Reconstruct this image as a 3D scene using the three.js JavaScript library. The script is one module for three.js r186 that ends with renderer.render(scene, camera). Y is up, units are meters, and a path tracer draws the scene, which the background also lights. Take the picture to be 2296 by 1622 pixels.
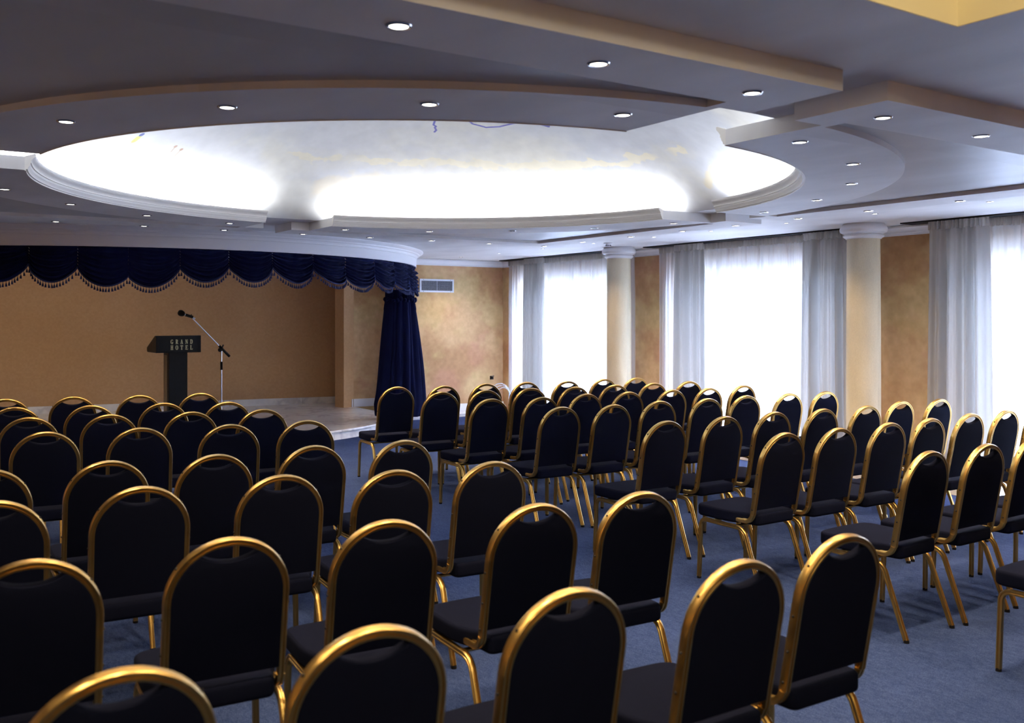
import * as THREE from 'three';
import { mergeGeometries, toCreasedNormals, mergeVertices } from 'three/addons/utils/BufferGeometryUtils.js';
import { RectAreaLightUniformsLib } from 'three/addons/lights/RectAreaLightUniformsLib.js';
import { FontLoader } from 'three/addons/loaders/FontLoader.js';
import { TextGeometry } from 'three/addons/geometries/TextGeometry.js';
import { RoundedBoxGeometry } from 'three/addons/geometries/RoundedBoxGeometry.js';

// ---------------------------------------------------------------- camera, sky, exposure
// Plan axes: u runs from the camera's wall to the stage (world -z), v towards the windows (world +x), height is y.
const PSI = 33.5 * Math.PI / 180, EYE = 1.6;
const scene = new THREE.Scene();
const camera = new THREE.PerspectiveCamera(2 * Math.atan(811 / 2115) * 180 / Math.PI, 2296 / 1622, 0.05, 100);
camera.position.set(0, EYE, 0);
camera.rotation.y = -PSI;
camera.setViewOffset(2296, 1622, 0, 99, 2296, 1622);          // shifted lens: verticals stay upright
camera.focus = 7.5; camera.userData.fStop = 3.2;
scene.background = new THREE.Color().setRGB(0.67, 0.84, 1.22);   // overcast daylight, only seen through the windows
scene.backgroundIntensity = 19;
const renderer = new THREE.WebGLRenderer({ antialias: true });
renderer.toneMapping = THREE.LinearToneMapping;
renderer.toneMappingExposure = 1.14;
renderer.shadowMap.enabled = true;
RectAreaLightUniformsLib.init();
const LAMP_I = 5.4, COVE_I = 128, RECESS_I = 2.8, STAGE_I = 2.1;

// ---------------------------------------------------------------- helpers
const V3 = (x, y, z) => new THREE.Vector3(x, y, z);
const W = (u, v, y) => new THREE.Vector3(v, y, -u);
const used = {};
function numbered(name) { const n = used[name] = (used[name] ?? -1) + 1; return n ? `${name}_${String(n).padStart(3, '0')}` : name; }
function rng(seed) { let s = seed >>> 0; return () => { s = (s + 0x6D2B79F5) >>> 0; let t = s; t = Math.imul(t ^ (t >>> 15), t | 1); t ^= t + Math.imul(t ^ (t >>> 7), t | 61); return ((t ^ (t >>> 14)) >>> 0) / 4294967296; }; }
function shade(o) { o.castShadow = o.receiveShadow = true; return o; }
function mesh(name, geo, mat, parent = scene) {
  const m = shade(new THREE.Mesh(geo, mat)); m.name = parent === scene ? numbered(name) : name; parent.add(m); return m;
}
function tag(o, label, category, group) { o.userData = { label, category }; if (group) o.userData.group = group; return o; }
function thing(name, label, category, pos, turn = 0, group) {
  const g = new THREE.Group(); g.name = numbered(name); scene.add(g);
  if (pos) g.position.copy(pos); g.rotation.y = turn;
  return tag(g, label, category, group);
}
function structure(name, geo, mat, label, category) {
  const m = mesh(name, geo, mat); m.userData = { label, category, kind: 'structure' }; return m;
}
function structGroup(name, label, category) { const g = thing(name, label, category); g.userData.kind = 'structure'; return g; }
const S = (hex) => new THREE.Color(hex);
function box(w, h, d, x = 0, y = 0, z = 0) {                     // uv in metres
  const g = new THREE.BoxGeometry(w, h, d), uv = g.attributes.uv, n = g.attributes.normal;
  for (let i = 0; i < uv.count; i++) {
    const a = Math.abs(n.getX(i)) > .5 ? [d, h] : Math.abs(n.getY(i)) > .5 ? [w, d] : [w, h];
    uv.setXY(i, uv.getX(i) * a[0] + x + z, uv.getY(i) * a[1] + y);
  }
  return g.translate(x, y, z);
}
const boxUV = (u0, u1, v0, v1, y0, y1) => box(v1 - v0, y1 - y0, u1 - u0, (v0 + v1) / 2, (y0 + y1) / 2, -(u0 + u1) / 2);
function shapeOf(pts, holes = []) {
  const s = new THREE.Shape(pts.map(([u, v]) => new THREE.Vector2(v, u)));
  for (const h of holes) s.holes.push(new THREE.Path(h.map(([u, v]) => new THREE.Vector2(v, u))));
  return s;
}
function slab(pts, holes, y0, y1, bevel = 0) {                   // plan outline [u, v] raised from y0 to y1
  const o = { depth: y1 - y0 - 2 * bevel, bevelEnabled: bevel > 0, bevelSize: bevel, bevelThickness: bevel, bevelOffset: -bevel, bevelSegments: 3, steps: 1, curveSegments: 12 };
  const g = new THREE.ExtrudeGeometry(shapeOf(pts, holes), o);
  return g.rotateX(-Math.PI / 2).translate(0, y0 + bevel, 0);
}
const arc = (uc, vc, r, a0, a1, n) => Array.from({ length: n + 1 }, (_, i) => { const a = a0 + (a1 - a0) * i / n; return [uc + r * Math.cos(a), vc + r * Math.sin(a)]; });
function geo(pos, uv, idx, crease = 0.6) {
  let g = new THREE.BufferGeometry();
  g.setAttribute('position', new THREE.Float32BufferAttribute(pos, 3));
  g.setAttribute('uv', new THREE.Float32BufferAttribute(uv, 2));
  g.setIndex(idx);
  if (crease) g = toCreasedNormals(g, crease); else g.computeVertexNormals();
  return g;
}
// closed profile [r, y] turned about a vertical axis at (uc, vc), from angle a0 to a1 (a = 0 along +u, towards +v), ends closed
function revolve(uc, vc, prof, a0, a1, n, crease = 0.6) {
  const pos = [], uv = [], idx = [], m = prof.length;
  for (let i = 0; i <= n; i++) {
    const a = a0 + (a1 - a0) * i / n;
    for (let j = 0; j <= m; j++) {
      const [r, y] = prof[j % m], p = W(uc + r * Math.cos(a), vc + r * Math.sin(a), y);
      pos.push(p.x, p.y, p.z); uv.push(a * r, y + j * 0.01);
    }
  }
  for (let i = 0; i < n; i++) for (let j = 0; j < m; j++) {
    const a = i * (m + 1) + j, b = a + m + 1; idx.push(a, a + 1, b, b, a + 1, b + 1);
  }
  const tri = THREE.ShapeUtils.triangulateShape(prof.map(([r, y]) => new THREE.Vector2(r, y)), []);
  for (const [i, flip] of [[0, false], [n, true]]) for (const t of tri) {
    const q = t.map((k) => i * (m + 1) + k); idx.push(q[0], q[flip ? 2 : 1], q[flip ? 1 : 2]);
  }
  return geo(pos, uv, idx, crease);
}
// profile [a, b] swept along a path lying in a plane of normal N: a across (T x N), b along N
function sweep(path, prof, N, closed = false, crease = 0.7) {
  const pos = [], uv = [], idx = [], m = prof.length, n = path.length;
  let len = 0;
  for (let i = 0; i < n; i++) {
    const p = path[i], a = path[closed ? (i - 1 + n) % n : Math.max(0, i - 1)], b = path[closed ? (i + 1) % n : Math.min(n - 1, i + 1)];
    const T = b.clone().sub(a).normalize(), Sd = T.clone().cross(N).normalize();
    if (i) len += p.distanceTo(path[i - 1]);
    for (let j = 0; j <= m; j++) {
      const [x, y] = prof[j % m], q = p.clone().addScaledVector(Sd, x).addScaledVector(N, y);
      pos.push(q.x, q.y, q.z); uv.push(len, j / m * 0.1);
    }
  }
  const last = closed ? n : n - 1;
  for (let i = 0; i < last; i++) for (let j = 0; j < m; j++) {
    const a = i * (m + 1) + j, b = ((i + 1) % n) * (m + 1) + j; idx.push(a, b, a + 1, b, b + 1, a + 1);
  }
  if (!closed) {
    const tri = THREE.ShapeUtils.triangulateShape(prof.map(([x, y]) => new THREE.Vector2(x, y)), []);
    for (const [i, flip] of [[0, false], [n - 1, true]]) for (const t of tri) {
      const q = t.map((k) => i * (m + 1) + k); idx.push(q[0], q[flip ? 2 : 1], q[flip ? 1 : 2]);
    }
  }
  return geo(pos, uv, idx, crease);
}
const lathe = (pts, seg = 32, crease = 0.6) => toCreasedNormals(new THREE.LatheGeometry(pts.map(([r, y]) => new THREE.Vector2(r, y)), seg), crease);
function bar(a, b, r, seg = 10) {
  const g = new THREE.CylinderGeometry(r, r, a.distanceTo(b), seg);
  g.applyQuaternion(new THREE.Quaternion().setFromUnitVectors(V3(0, 1, 0), b.clone().sub(a).normalize()));
  return g.translate((a.x + b.x) / 2, (a.y + b.y) / 2, (a.z + b.z) / 2);
}
const flat = (gs) => mergeGeometries(gs.map((g) => { const k = g.index ? g.toNonIndexed() : g; for (const n of Object.keys(k.attributes)) if (!['position', 'normal', 'uv'].includes(n)) k.deleteAttribute(n); return k; }));

// ---------------------------------------------------------------- procedural textures
function lattice(seed) {
  const r = rng(seed), t = Float32Array.from({ length: 65536 }, r);
  return (x, y, p) => {
    const xi = Math.floor(x), yi = Math.floor(y), fx = x - xi, fy = y - yi, sx = fx * fx * (3 - 2 * fx), sy = fy * fy * (3 - 2 * fy);
    const at = (i, j) => t[((((i % p) + p) % p) * 251 + (((j % p) + p) % p) * 4099) & 65535];
    const a = at(xi, yi), b = at(xi + 1, yi), c = at(xi, yi + 1), d = at(xi + 1, yi + 1);
    return a + (b - a) * sx + (c - a) * sy + (a - b - c + d) * sx * sy;
  };
}
function fbm(n, x, y, p, oct) { let s = 0, a = 0.5, q = p, t = 0; for (let k = 0; k < oct; k++) { s += a * n(x * q, y * q, q); t += a; a *= 0.5; q *= 2; } return s / t; }
function tex(size, fn, srgb, metres, wrap = true) {
  const d = new Uint8Array(size * size * 4);
  for (let j = 0; j < size; j++) for (let i = 0; i < size; i++) {
    const c = fn(i / size, j / size, i, j), k = (j * size + i) * 4;
    for (let q = 0; q < 3; q++) d[k + q] = Math.max(0, Math.min(255, typeof c === 'number' ? c : c[q]));
    d[k + 3] = 255;
  }
  const t = new THREE.DataTexture(d, size, size);
  t.magFilter = THREE.LinearFilter; t.minFilter = THREE.LinearMipmapLinearFilter; t.generateMipmaps = true;
  if (wrap) t.wrapS = t.wrapT = THREE.RepeatWrapping;
  if (srgb) t.colorSpace = THREE.SRGBColorSpace;
  if (metres) t.repeat.set(1 / metres, 1 / metres);
  t.needsUpdate = true; return t;
}
const mix3 = (a, b, k) => [a[0] + (b[0] - a[0]) * k, a[1] + (b[1] - a[1]) * k, a[2] + (b[2] - a[2]) * k];
const sm = (a, b, x) => { const t = Math.max(0, Math.min(1, (x - a) / (b - a))); return t * t * (3 - 2 * t); };
const N1 = lattice(11), N2 = lattice(23), N3 = lattice(37), R0 = rng(5);

const spongeTex = tex(1024, (x, y) => {                           // ragged, sponged ochre wall paint
  const a = fbm(N1, x, y, 4, 5), b = fbm(N2, x, y, 6, 5), c = fbm(N3, x, y, 48, 3);
  let k = mix3([180, 137, 92], [206, 169, 122], sm(.35, .65, a));
  k = mix3(k, [190, 136, 106], .55 * sm(.52, .7, b)); k = mix3(k, [206, 180, 120], .5 * sm(.52, .72, 1 - b));
  const g = (c - .5) * 26; return [k[0] + g, k[1] + g, k[2] + g];
}, true, 3);
const plainTex = tex(512, (x, y) => { const a = fbm(N2, x, y, 3, 4), g = (fbm(N1, x, y, 96, 2) - .5) * 12 + (a - .5) * 12; return [192 + g, 151 + g, 106 + g]; }, true, 2.5);
const plainBump = tex(512, (x, y) => 128 + (fbm(N1, x, y, 90, 2) - .5) * 200, false, 0.8);
const carpetTex = tex(1024, (x, y) => {
  const f = R0(), w = fbm(N1, x, y, 5, 4), st = fbm(N2, x, y * .35, 160, 2), g = (f - .5) * 64 + (st - .5) * 22 + (w - .5) * 16;
  return [48 + g * .75, 63 + g * .75, 101 + g * .75];
}, true, 1.6);
const carpetBump = tex(512, () => 60 + R0() * 190, false, 0.8);
const stuccoTex = tex(1024, (x, y) => { const a = fbm(N3, x, y * .45, 7, 5), g = (a - .5) * 52; return [226 + g * .8, 225 + g * .8, 224 + g * .8]; }, true, 3);
const paintBump = tex(512, (x, y) => 128 + (fbm(N2, x, y, 40, 3) - .5) * 120, false, 1.2);
const marbleTex = tex(1024, (x, y) => {
  const a = fbm(N1, x, y, 3, 5), v = Math.abs(fbm(N2, x + a * .3, y + a * .5, 4, 5) - .5), g = (fbm(N3, x, y, 30, 3) - .5) * 14;
  const k = mix3([212, 209, 210], [236, 233, 230], sm(0, .09, v)); return k.map((c) => c + g);
}, true, 1.4);
const weave = tex(256, (x, y, i, j) => 120 + ((i + j) % 4 < 2 ? 40 : -20) + (R0() - .5) * 90, false, 0.12);
const fabricTex = tex(256, (x, y) => { const g = (R0() - .5) * 9; return [13 + g * .8, 16 + g * .8, 31 + g * .8]; }, true, 0.25);
const velvetTex = tex(512, (x, y) => { const a = fbm(N1, x * 3 % 1, y, 6, 4), g = (a - .5) * 26; return [14 + g * .3, 20 + g * .35, 54 + g * .6]; }, true, 0.9);
const goldRough = tex(256, (x, y) => 78 + fbm(N2, x, y, 12, 4) * 60, false, 0.3);
const colTex = tex(512, (x, y) => { const a = fbm(N3, x, y, 8, 4), g = (a - .5) * 22 + (R0() - .5) * 12; return [220 + g, 207 + g, 176 + g]; }, true, 1.2);
const sheerTex = tex(512, (x, y, i, j) => { const g = (R0() - .5) * 10 + (i % 3 ? 0 : -5); return [238 + g, 240 + g, 244 + g]; }, true, 0.4);

const P = (o) => new THREE.MeshPhysicalMaterial(o), M = (o) => new THREE.MeshStandardMaterial(o);
const mats = {
  ceiling: M({ map: stuccoTex, roughness: .62, bumpMap: paintBump, bumpScale: .0006 }),
  coffer: M({ map: stuccoTex, color: S('#cdcfd2'), roughness: .42 }),
  plaster: M({ color: S('#efece6'), roughness: .5 }),
  sponge: M({ map: spongeTex, roughness: .75, bumpMap: paintBump, bumpScale: .0012 }),
  plain: M({ map: plainTex, roughness: .8, bumpMap: plainBump, bumpScale: .0006 }),
  cream: M({ color: S('#e4d6a8'), roughness: .6 }),
  carpet: P({ map: carpetTex, specularIntensity: .15, roughness: .97, bumpMap: carpetBump, bumpScale: .004 }),
  marble: P({ map: marbleTex, roughness: .16, clearcoat: .3, clearcoatRoughness: .1 }),
  column: M({ map: colTex, roughness: .7, bumpMap: plainBump, bumpScale: .0006 }),
  fabric: P({ map: fabricTex, specularIntensity: .08, roughness: .92, bumpMap: weave, bumpScale: .0006, sheen: .18, sheenColor: S('#3c4460'), sheenRoughness: .6 }),
  gold: M({ color: S('#c2a05e'), metalness: 1, roughness: .8, roughnessMap: goldRough }),
  velvet: P({ map: velvetTex, specularIntensity: .2, roughness: .85, sheen: 1, sheenColor: S('#5878c8'), sheenRoughness: .3, side: THREE.DoubleSide }),
  fringe: P({ color: S('#161f48'), roughness: .8, sheen: .5, sheenColor: S('#4864b8') }),
  cord: M({ color: S('#b59a5a'), roughness: .6 }),
  black: P({ color: S('#0d0d10'), roughness: .45, specularIntensity: .35 }),
  blackMatt: P({ color: S('#0e0e12'), roughness: .7, specularIntensity: .4 }),
  chrome: M({ color: S('#c8cad0'), metalness: 1, roughness: .18 }),
  greyPanel: M({ color: S('#6a5c4a'), roughness: .45 }),
  letter: M({ color: S('#d8cf9e'), roughness: .45, metalness: .2 }),
  white: M({ color: S('#e8e8ea'), roughness: .4 }),
  alu: M({ color: S('#d5d9e0'), roughness: .4, metalness: .3 }),
  slat: M({ color: S('#9a9ca4'), roughness: .5, metalness: .3 }),
  dark: M({ color: S('#0c0d12'), roughness: .8 }),
  sheer: P({ map: sheerTex, roughness: .78, transmission: .82, thickness: 0, ior: 1.15, side: THREE.DoubleSide }),
  drape: P({ color: S('#bcb9b4'), roughness: .95, transmission: .22, thickness: 0, ior: 1.15, side: THREE.DoubleSide }),
  heading: P({ color: S('#d9d6d0'), roughness: .95, transmission: .35, thickness: 0, ior: 1.15, side: THREE.DoubleSide }),
  pane: P({ color: S('#ffffff'), roughness: .02, transmission: 1, thickness: 0, ior: 1.45 }),
  acrylic: P({ color: S('#eef2f6'), roughness: .08, transmission: .85, thickness: 0, ior: 1.45 }),
  terrace: M({ color: S('#c9c6c0'), roughness: .9 }),
  lampOn: M({ color: S('#ffffff'), emissive: new THREE.Color().setRGB(1, .93, .8), emissiveIntensity: 9 }),
  lampOff: M({ color: S('#15161a'), roughness: .3 }),
  strip: M({ color: S('#ffffff'), emissive: new THREE.Color().setRGB(.86, .92, 1), emissiveIntensity: 4 }),
  globe: M({ color: S('#fff2d8'), emissive: new THREE.Color().setRGB(1, .82, .52), emissiveIntensity: 2 }),
};

// ---------------------------------------------------------------- measures of the place
const Z0 = 2.55, Z1 = 2.47, ZC = 2.50;                 // ceiling, underside of the dropped raft, panels inside the raft
const UC = 5.9, VC = 3.2, RD = 2.547, RB = 2.86;        // dome centre, opening, dome foot
const VW = 8.75, UF = 13.5;                             // window wall, wall with the vent
const HALF = 3.58, INNER = 3.2, RING = 3.113, WN = .326, NN = .14, CN = .375;
const RU0 = -1.8, RU1 = 1.77, RV0 = -.5, RV1 = 2.92;    // ceiling recess over the near rows
const ULAST = 17, VLEFT = -4.2, UBACK = -5;

// ---------------------------------------------------------------- floor, walls
structure('floor', boxUV(UBACK - .3, ULAST, VLEFT - .3, VW + .3, -.15, 0), mats.carpet, 'blue flecked carpet covering the hall floor', 'carpet');
{
  const gu = structGroup('trim_1', 'low white marble step running along the window wall', 'step');
  const R = rng(8); let u = -4.98;
  while (u < UF - .45) { const l = Math.min(.62 + R() * .06, UF - .4 - u); mesh('marble_slab', boxUV(u + .002, u + l - .002, 8.0, VW, 0, .05), mats.marble, gu); u += l; }
  const gf = structGroup('trim_2', 'low white marble step at the foot of the vent wall', 'step');
  for (let v = 6.45; v < VW - .05; v += .58) mesh('marble_slab', boxUV(UF - .4, UF, v + .002, Math.min(v + .578, VW), 0, .05), mats.marble, gf);
}
// window wall: openings between piers
const WIN = [[10.4, 13.05], [6.6, 9.32], [2.6, 5.3]], WT = 2.24;
{
  const g = [], T = VW + .28;
  const edges = [UBACK, ...WIN.slice().reverse().flat(), UF + .3];
  for (let i = 0; i < edges.length; i += 2) g.push(boxUV(edges[i], edges[i + 1], VW, T, 0, 2.8));
  for (const [a, b] of WIN) g.push(boxUV(a, b, VW, T, WT, 2.8), boxUV(a, b, VW, T, 0, .06));
  structure('wall_right', flat(g), mats.sponge, 'ochre sponged window wall with brown piers between the curtains', 'wall');
}
const wallSeg = (u0, v0, u1, v1, t, y1 = 2.8) => {              // thickness t to the left of the run from 0 to 1
  const du = u1 - u0, dv = v1 - v0, l = Math.hypot(du, dv), nu = dv / l * t, nv = -du / l * t;
  return slab([[u0, v0], [u1, v1], [u1 + nu, v1 + nv], [u0 + nu, v0 + nv]], [], 0, y1);
};
function wallPlane(u0, v0, u1, v1, t, y0, y1) {                   // upright slab with uv in metres along the wall
  const l = Math.hypot(u1 - u0, v1 - v0), g = box(l, y1 - y0, t, l / 2, (y0 + y1) / 2, -t / 2);
  g.rotateY(Math.atan2(u1 - u0, v1 - v0)); return g.translate(v0, 0, -u0);
}
structure('wall_far', flat([wallPlane(UF, 7.05, UF, VW + .28, .25, 0, 2.8), wallPlane(14.37, 6.39, 14.37, 7.3, .25, 0, 2.8), wallPlane(14.36, 7.05, UF + .01, 7.05, .2, 0, 2.8)]), mats.sponge, 'sponged ochre end wall carrying the air vent', 'wall');
structure('wall_jamb', flat([wallPlane(14.37, 6.39, 14.60, 6.335, .2, 0, 2.8).translate(0, 0, 0)]), mats.plain, 'narrow lit jamb at the right end of the stage alcove', 'wall');
const BW = [[16.75, -2.4], [15.22, 6.63]];
structure('wall_stage', wallPlane(...BW[0], ...BW[1], .25, 0, 2.8), mats.plain, 'plain tan back wall of the stage', 'wall');
structure('wall_left', flat([boxUV(UBACK, 11.5, VLEFT - .25, VLEFT, 0, 2.8), boxUV(11.5, 16.9, -2.6, -2.35, 0, 2.8), boxUV(11.3, 11.5, VLEFT, -2.35, 0, 2.8)]), mats.sponge, 'ochre wall on the far left of the hall', 'wall');
structure('wall_back', boxUV(UBACK - .25, UBACK, VLEFT - .25, VW + .28, 0, 2.8), mats.sponge, 'ochre wall behind the last row of chairs', 'wall');
// fillet behind the jamb so that no sky shows
structure('wall_alcove', flat([boxUV(14.6, 17, 6.55, 6.8, 0, 2.8), boxUV(14.6, 17, 6.8, 7.4, 0, 2.8)]), mats.plain, 'hidden side of the stage alcove', 'wall');

// baseboards
{
  const g = structGroup('baseboard_stage', 'white marble baseboard slabs along the stage back wall', 'baseboard');
  const [a, b] = BW, L = Math.hypot(b[0] - a[0], b[1] - a[1]);
  for (let s = 0; s < L; s += 1.2) {
    const e = Math.min(s + 1.196, L), p = (t) => [a[0] + (b[0] - a[0]) * t / L, a[1] + (b[1] - a[1]) * t / L];
    mesh('marble_slab', wallPlane(p(s)[0] - .022, p(s)[1], p(e)[0] - .022, p(e)[1], .02, .127, .237), mats.marble, g);
  }
  const h = structGroup('baseboard_far', 'white baseboard around the end wall and jamb', 'baseboard');
  mesh('board', wallPlane(UF - .02, 7.03, UF - .02, VW, .02, .05, .17), mats.white, h);
  mesh('board', wallPlane(14.35, 6.38, 14.35, 7.05, .02, .127, .257), mats.white, h);
  mesh('board', wallPlane(14.352, 6.37, 14.60, 6.31, .02, .127, .257), mats.white, h);
  mesh('board', wallPlane(14.37, 7.03, UF - .02, 7.03, .02, .05, .17), mats.white, h);
}

// ---------------------------------------------------------------- ceiling
const TAU = Math.PI * 2;
structure('ceiling', slab([[UBACK - .2, VLEFT - .2], [ULAST, VLEFT - .2], [ULAST, VW + .28], [UBACK - .2, VW + .28]],
  [arc(UC, VC, RB, 0, TAU, 96).slice(0, 96), [[RU0, RV0], [RU0, RV1], [RU1, RV1], [RU1, RV0]]], Z0, Z0 + .12), mats.ceiling, 'off-white stucco ceiling above the hall', 'ceiling');
// recess over the near rows
{
  const t = .05, y0 = Z0 + .12, y1 = Z0 + .42, g = [
    boxUV(RU1, RU1 + t, RV0 - t, RV1 + t, y0, y1), boxUV(RU0 - t, RU0, RV0 - t, RV1 + t, y0, y1), boxUV(RU0, RU1, RV1, RV1 + t, y0, y1), boxUV(RU0, RU1, RV0 - t, RV0, y0, y1),
    boxUV(RU0 - t, RU1 + t, RV0 - t, RV1 + t, y1, y1 + .05)];
  // lining of the slab edge
  g.push(boxUV(RU1 - .004, RU1, RV0, RV1, Z0 + .001, y0), boxUV(RU0, RU0 + .004, RV0, RV1, Z0 + .001, y0), boxUV(RU0, RU1, RV1 - .004, RV1, Z0 + .001, y0), boxUV(RU0, RU1, RV0, RV0 + .004, Z0 + .001, y0));
  structure('ceiling_recess', flat(g), mats.cream, 'cream recess cut into the ceiling over the near rows, glowing yellow', 'ceiling recess');
}
// dome with a painted sky
{
  const rise = 1.0, Rs = (RB * RB + rise * rise) / (2 * rise), yc = Z0 + rise - Rs, a1 = Math.asin(RB / Rs), pos = [], uv = [], idx = [], nr = 40, na = 128;
  for (let i = 0; i <= nr; i++) for (let j = 0; j <= na; j++) {
    const a = a1 * i / nr, b = TAU * j / na, r = Rs * Math.sin(a), du = r * Math.cos(b), dv = r * Math.sin(b), p = W(UC + du, VC + dv, yc + Rs * Math.cos(a));
    pos.push(p.x, p.y, p.z); uv.push(.5 + dv / (2 * RB), .5 + du / (2 * RB));
  }
  for (let i = 0; i < nr; i++) for (let j = 0; j < na; j++) { const q = i * (na + 1) + j, k = q + na + 1; idx.push(q, k, q + 1, q + 1, k, k + 1); }
  const seg = (px, py, a, b) => { const dx = b[0] - a[0], dy = b[1] - a[1], t = Math.max(0, Math.min(1, ((px - a[0]) * dx + (py - a[1]) * dy) / (dx * dx + dy * dy))); return Math.hypot(px - a[0] - dx * t, py - a[1] - dy * t); };
  const line = (pts, x, y) => { let d = 9; for (let i = 1; i < pts.length; i++) d = Math.min(d, seg(x, y, pts[i - 1], pts[i])); return d; };
  // painted marks, [du, dv] on the dome
  const streak = [[2.09, -.37], [2.11, -.04], [2.06, .37], [1.95, .77], [1.79, 1.15], [1.55, 1.49], [1.26, 1.79], [.89, 2.03], [.45, 2.19], [.06, 2.24], [-.24, 2.21]];
  const low = [[2.46, .19], [2.38, .51], [2.26, .67], [2.21, .9], [2.05, 1.3]];
  const wisp = [[-.35, 2.46], [-.21, 2.55], [-.12, 2.62]];
  const ribA = [[1.12, .72], [1.25, .74], [1.34, .77], [1.35, .8], [1.37, .8], [1.40, .83], [1.43, .83]];
  const ribB = [[.98, .88], [1.1, .97], [1.13, 1.04], [1.1, 1.16], [1.01, 1.24], [.83, 1.32], [.7, 1.33]], ribC = [[.71, 1.44], [.67, 1.52], [.63, 1.5]];
  const kite = [[1.6, -1.65], [1.57, -1.63], [1.55, -1.61]];
  const sky = tex(1536, (x, y) => {
    const dv = (x - .5) * 2 * RB, du = (y - .5) * 2 * RB;
    const a = fbm(N1, x, y, 5, 6), b = fbm(N2, x, y, 9, 5), fine = (fbm(N3, x, y, 60, 3) - .5);
    const wob = (fbm(N3, x, y, 22, 4) - .5) * .22;
    let k = mix3([222, 226, 235], [238, 237, 232], sm(.38, .64, a)); k = mix3(k, [226, 228, 238], .5 * sm(.5, .68, b));
    const rag = fbm(N1, x, y, 70, 4) - .5, d = line(streak, du + wob * .7, dv + wob * .7) + rag * .12; k = mix3(k, [248, 242, 224], .75 * (1 - sm(.03, .06, d)) * sm(.3, .5, fbm(N2, x, y, 14, 3)) + .25 * (1 - sm(.05, .2, d)));
    const e = line(low, du + wob, dv + wob) + rag * .1; k = mix3(k, [244, 234, 214], .7 * (1 - sm(.04, .16, e)));
    const f = line(wisp, du + wob * .5, dv + wob * .5) + rag * .06; k = mix3(k, [242, 230, 200], .7 * (1 - sm(.015, .05, f)));
    for (const [rb, w] of [[ribA, .008], [ribB, .008], [ribC, .012]]) k = mix3(k, [110, 108, 190], 1 - sm(w * .7, w * 1.5, line(rb, du, dv)));
    k = mix3(k, [228, 220, 130], 1 - sm(.02, .028, seg(du, dv, kite[0], kite[1])));
    k = mix3(k, [104, 114, 176], 1 - sm(.016, .024, Math.hypot(du - kite[2][0] + .01, dv - kite[2][1])));
    k = mix3(k, [196, 160, 120], .5 * (1 - sm(.003, .007, seg(du, dv, kite[0], [1.79, -1.81]))));
    for (const [p, q] of [[[1.84, -1.29], [1.9, -1.31]], [[1.9, -1.23], [1.98, -1.27]]]) { k = mix3(k, [196, 164, 150], 1 - sm(.012, .018, Math.hypot(du - p[0], dv - p[1]))); k = mix3(k, [186, 160, 130], .6 * (1 - sm(.003, .007, seg(du, dv, p, q)))); }
    return k.map((c) => c + fine * 16);
  }, true, 0, false);
  structure('ceiling_dome', geo(pos, uv, idx, 0), M({ map: sky, roughness: .75 }), 'round dome painted as a pale cloudy sky', 'dome');
}
// dropped raft in four quarters, each with a crescent panel, a crown moulding and a cove light
const coveArc = [];
[[1, 1], [1, -1], [-1, -1], [-1, 1]].forEach(([su, sv], q) => {
  const g = structGroup('ceiling_raft', `dropped ceiling raft quarter, ${su > 0 ? 'stage' : 'near'} side towards the ${sv > 0 ? 'windows' : 'left wall'}`, 'ceiling');
  const flipPts = (pts) => { const r = pts.map(([a, b]) => [UC + su * a, VC + sv * b]); return su * sv < 0 ? r.reverse() : r; };
  const e0 = Math.asin(WN / RD), c0 = Math.asin(CN / RING);
  const inner = arc(0, 0, RD, Math.PI / 2 - e0, e0, 40);
  const outline = [[RING, WN], [RING, NN], [HALF, NN], [HALF, HALF], [NN, HALF], [NN, RING], [WN, RING], ...inner];
  const hole = [[INNER, CN], [INNER, INNER], [CN, INNER], ...arc(0, 0, RING, Math.PI / 2 - c0, c0, 40)];
  mesh('soffit', slab(flipPts(outline), [flipPts(hole)], Z1, Z0), mats.ceiling, g);
  mesh('coffer_panel', slab(flipPts(hole), [], ZC, ZC + .02), mats.coffer, g);
  // crown moulding on the lip of the opening
  const aMid = Math.atan2(sv, su), half = Math.PI / 4 - e0, a0 = aMid - half, a1 = aMid + half;
  const prof = [[2.547, 2.466], [2.540, 2.466], [2.541, 2.474], [2.531, 2.476], [2.529, 2.486], [2.521, 2.496], [2.517, 2.506], [2.517, 2.512], [2.510, 2.513], [2.510, 2.517], [2.514, 2.519], [2.510, 2.530], [2.501, 2.541], [2.491, 2.551], [2.488, 2.558], [2.488, 2.569], [2.498, 2.569], [2.547, 2.552]];
  mesh('crown_moulding', revolve(UC, VC, prof, a0, a1, 48, .5), mats.plaster, g);
  coveArc.push([a0, a1]);
});
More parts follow.
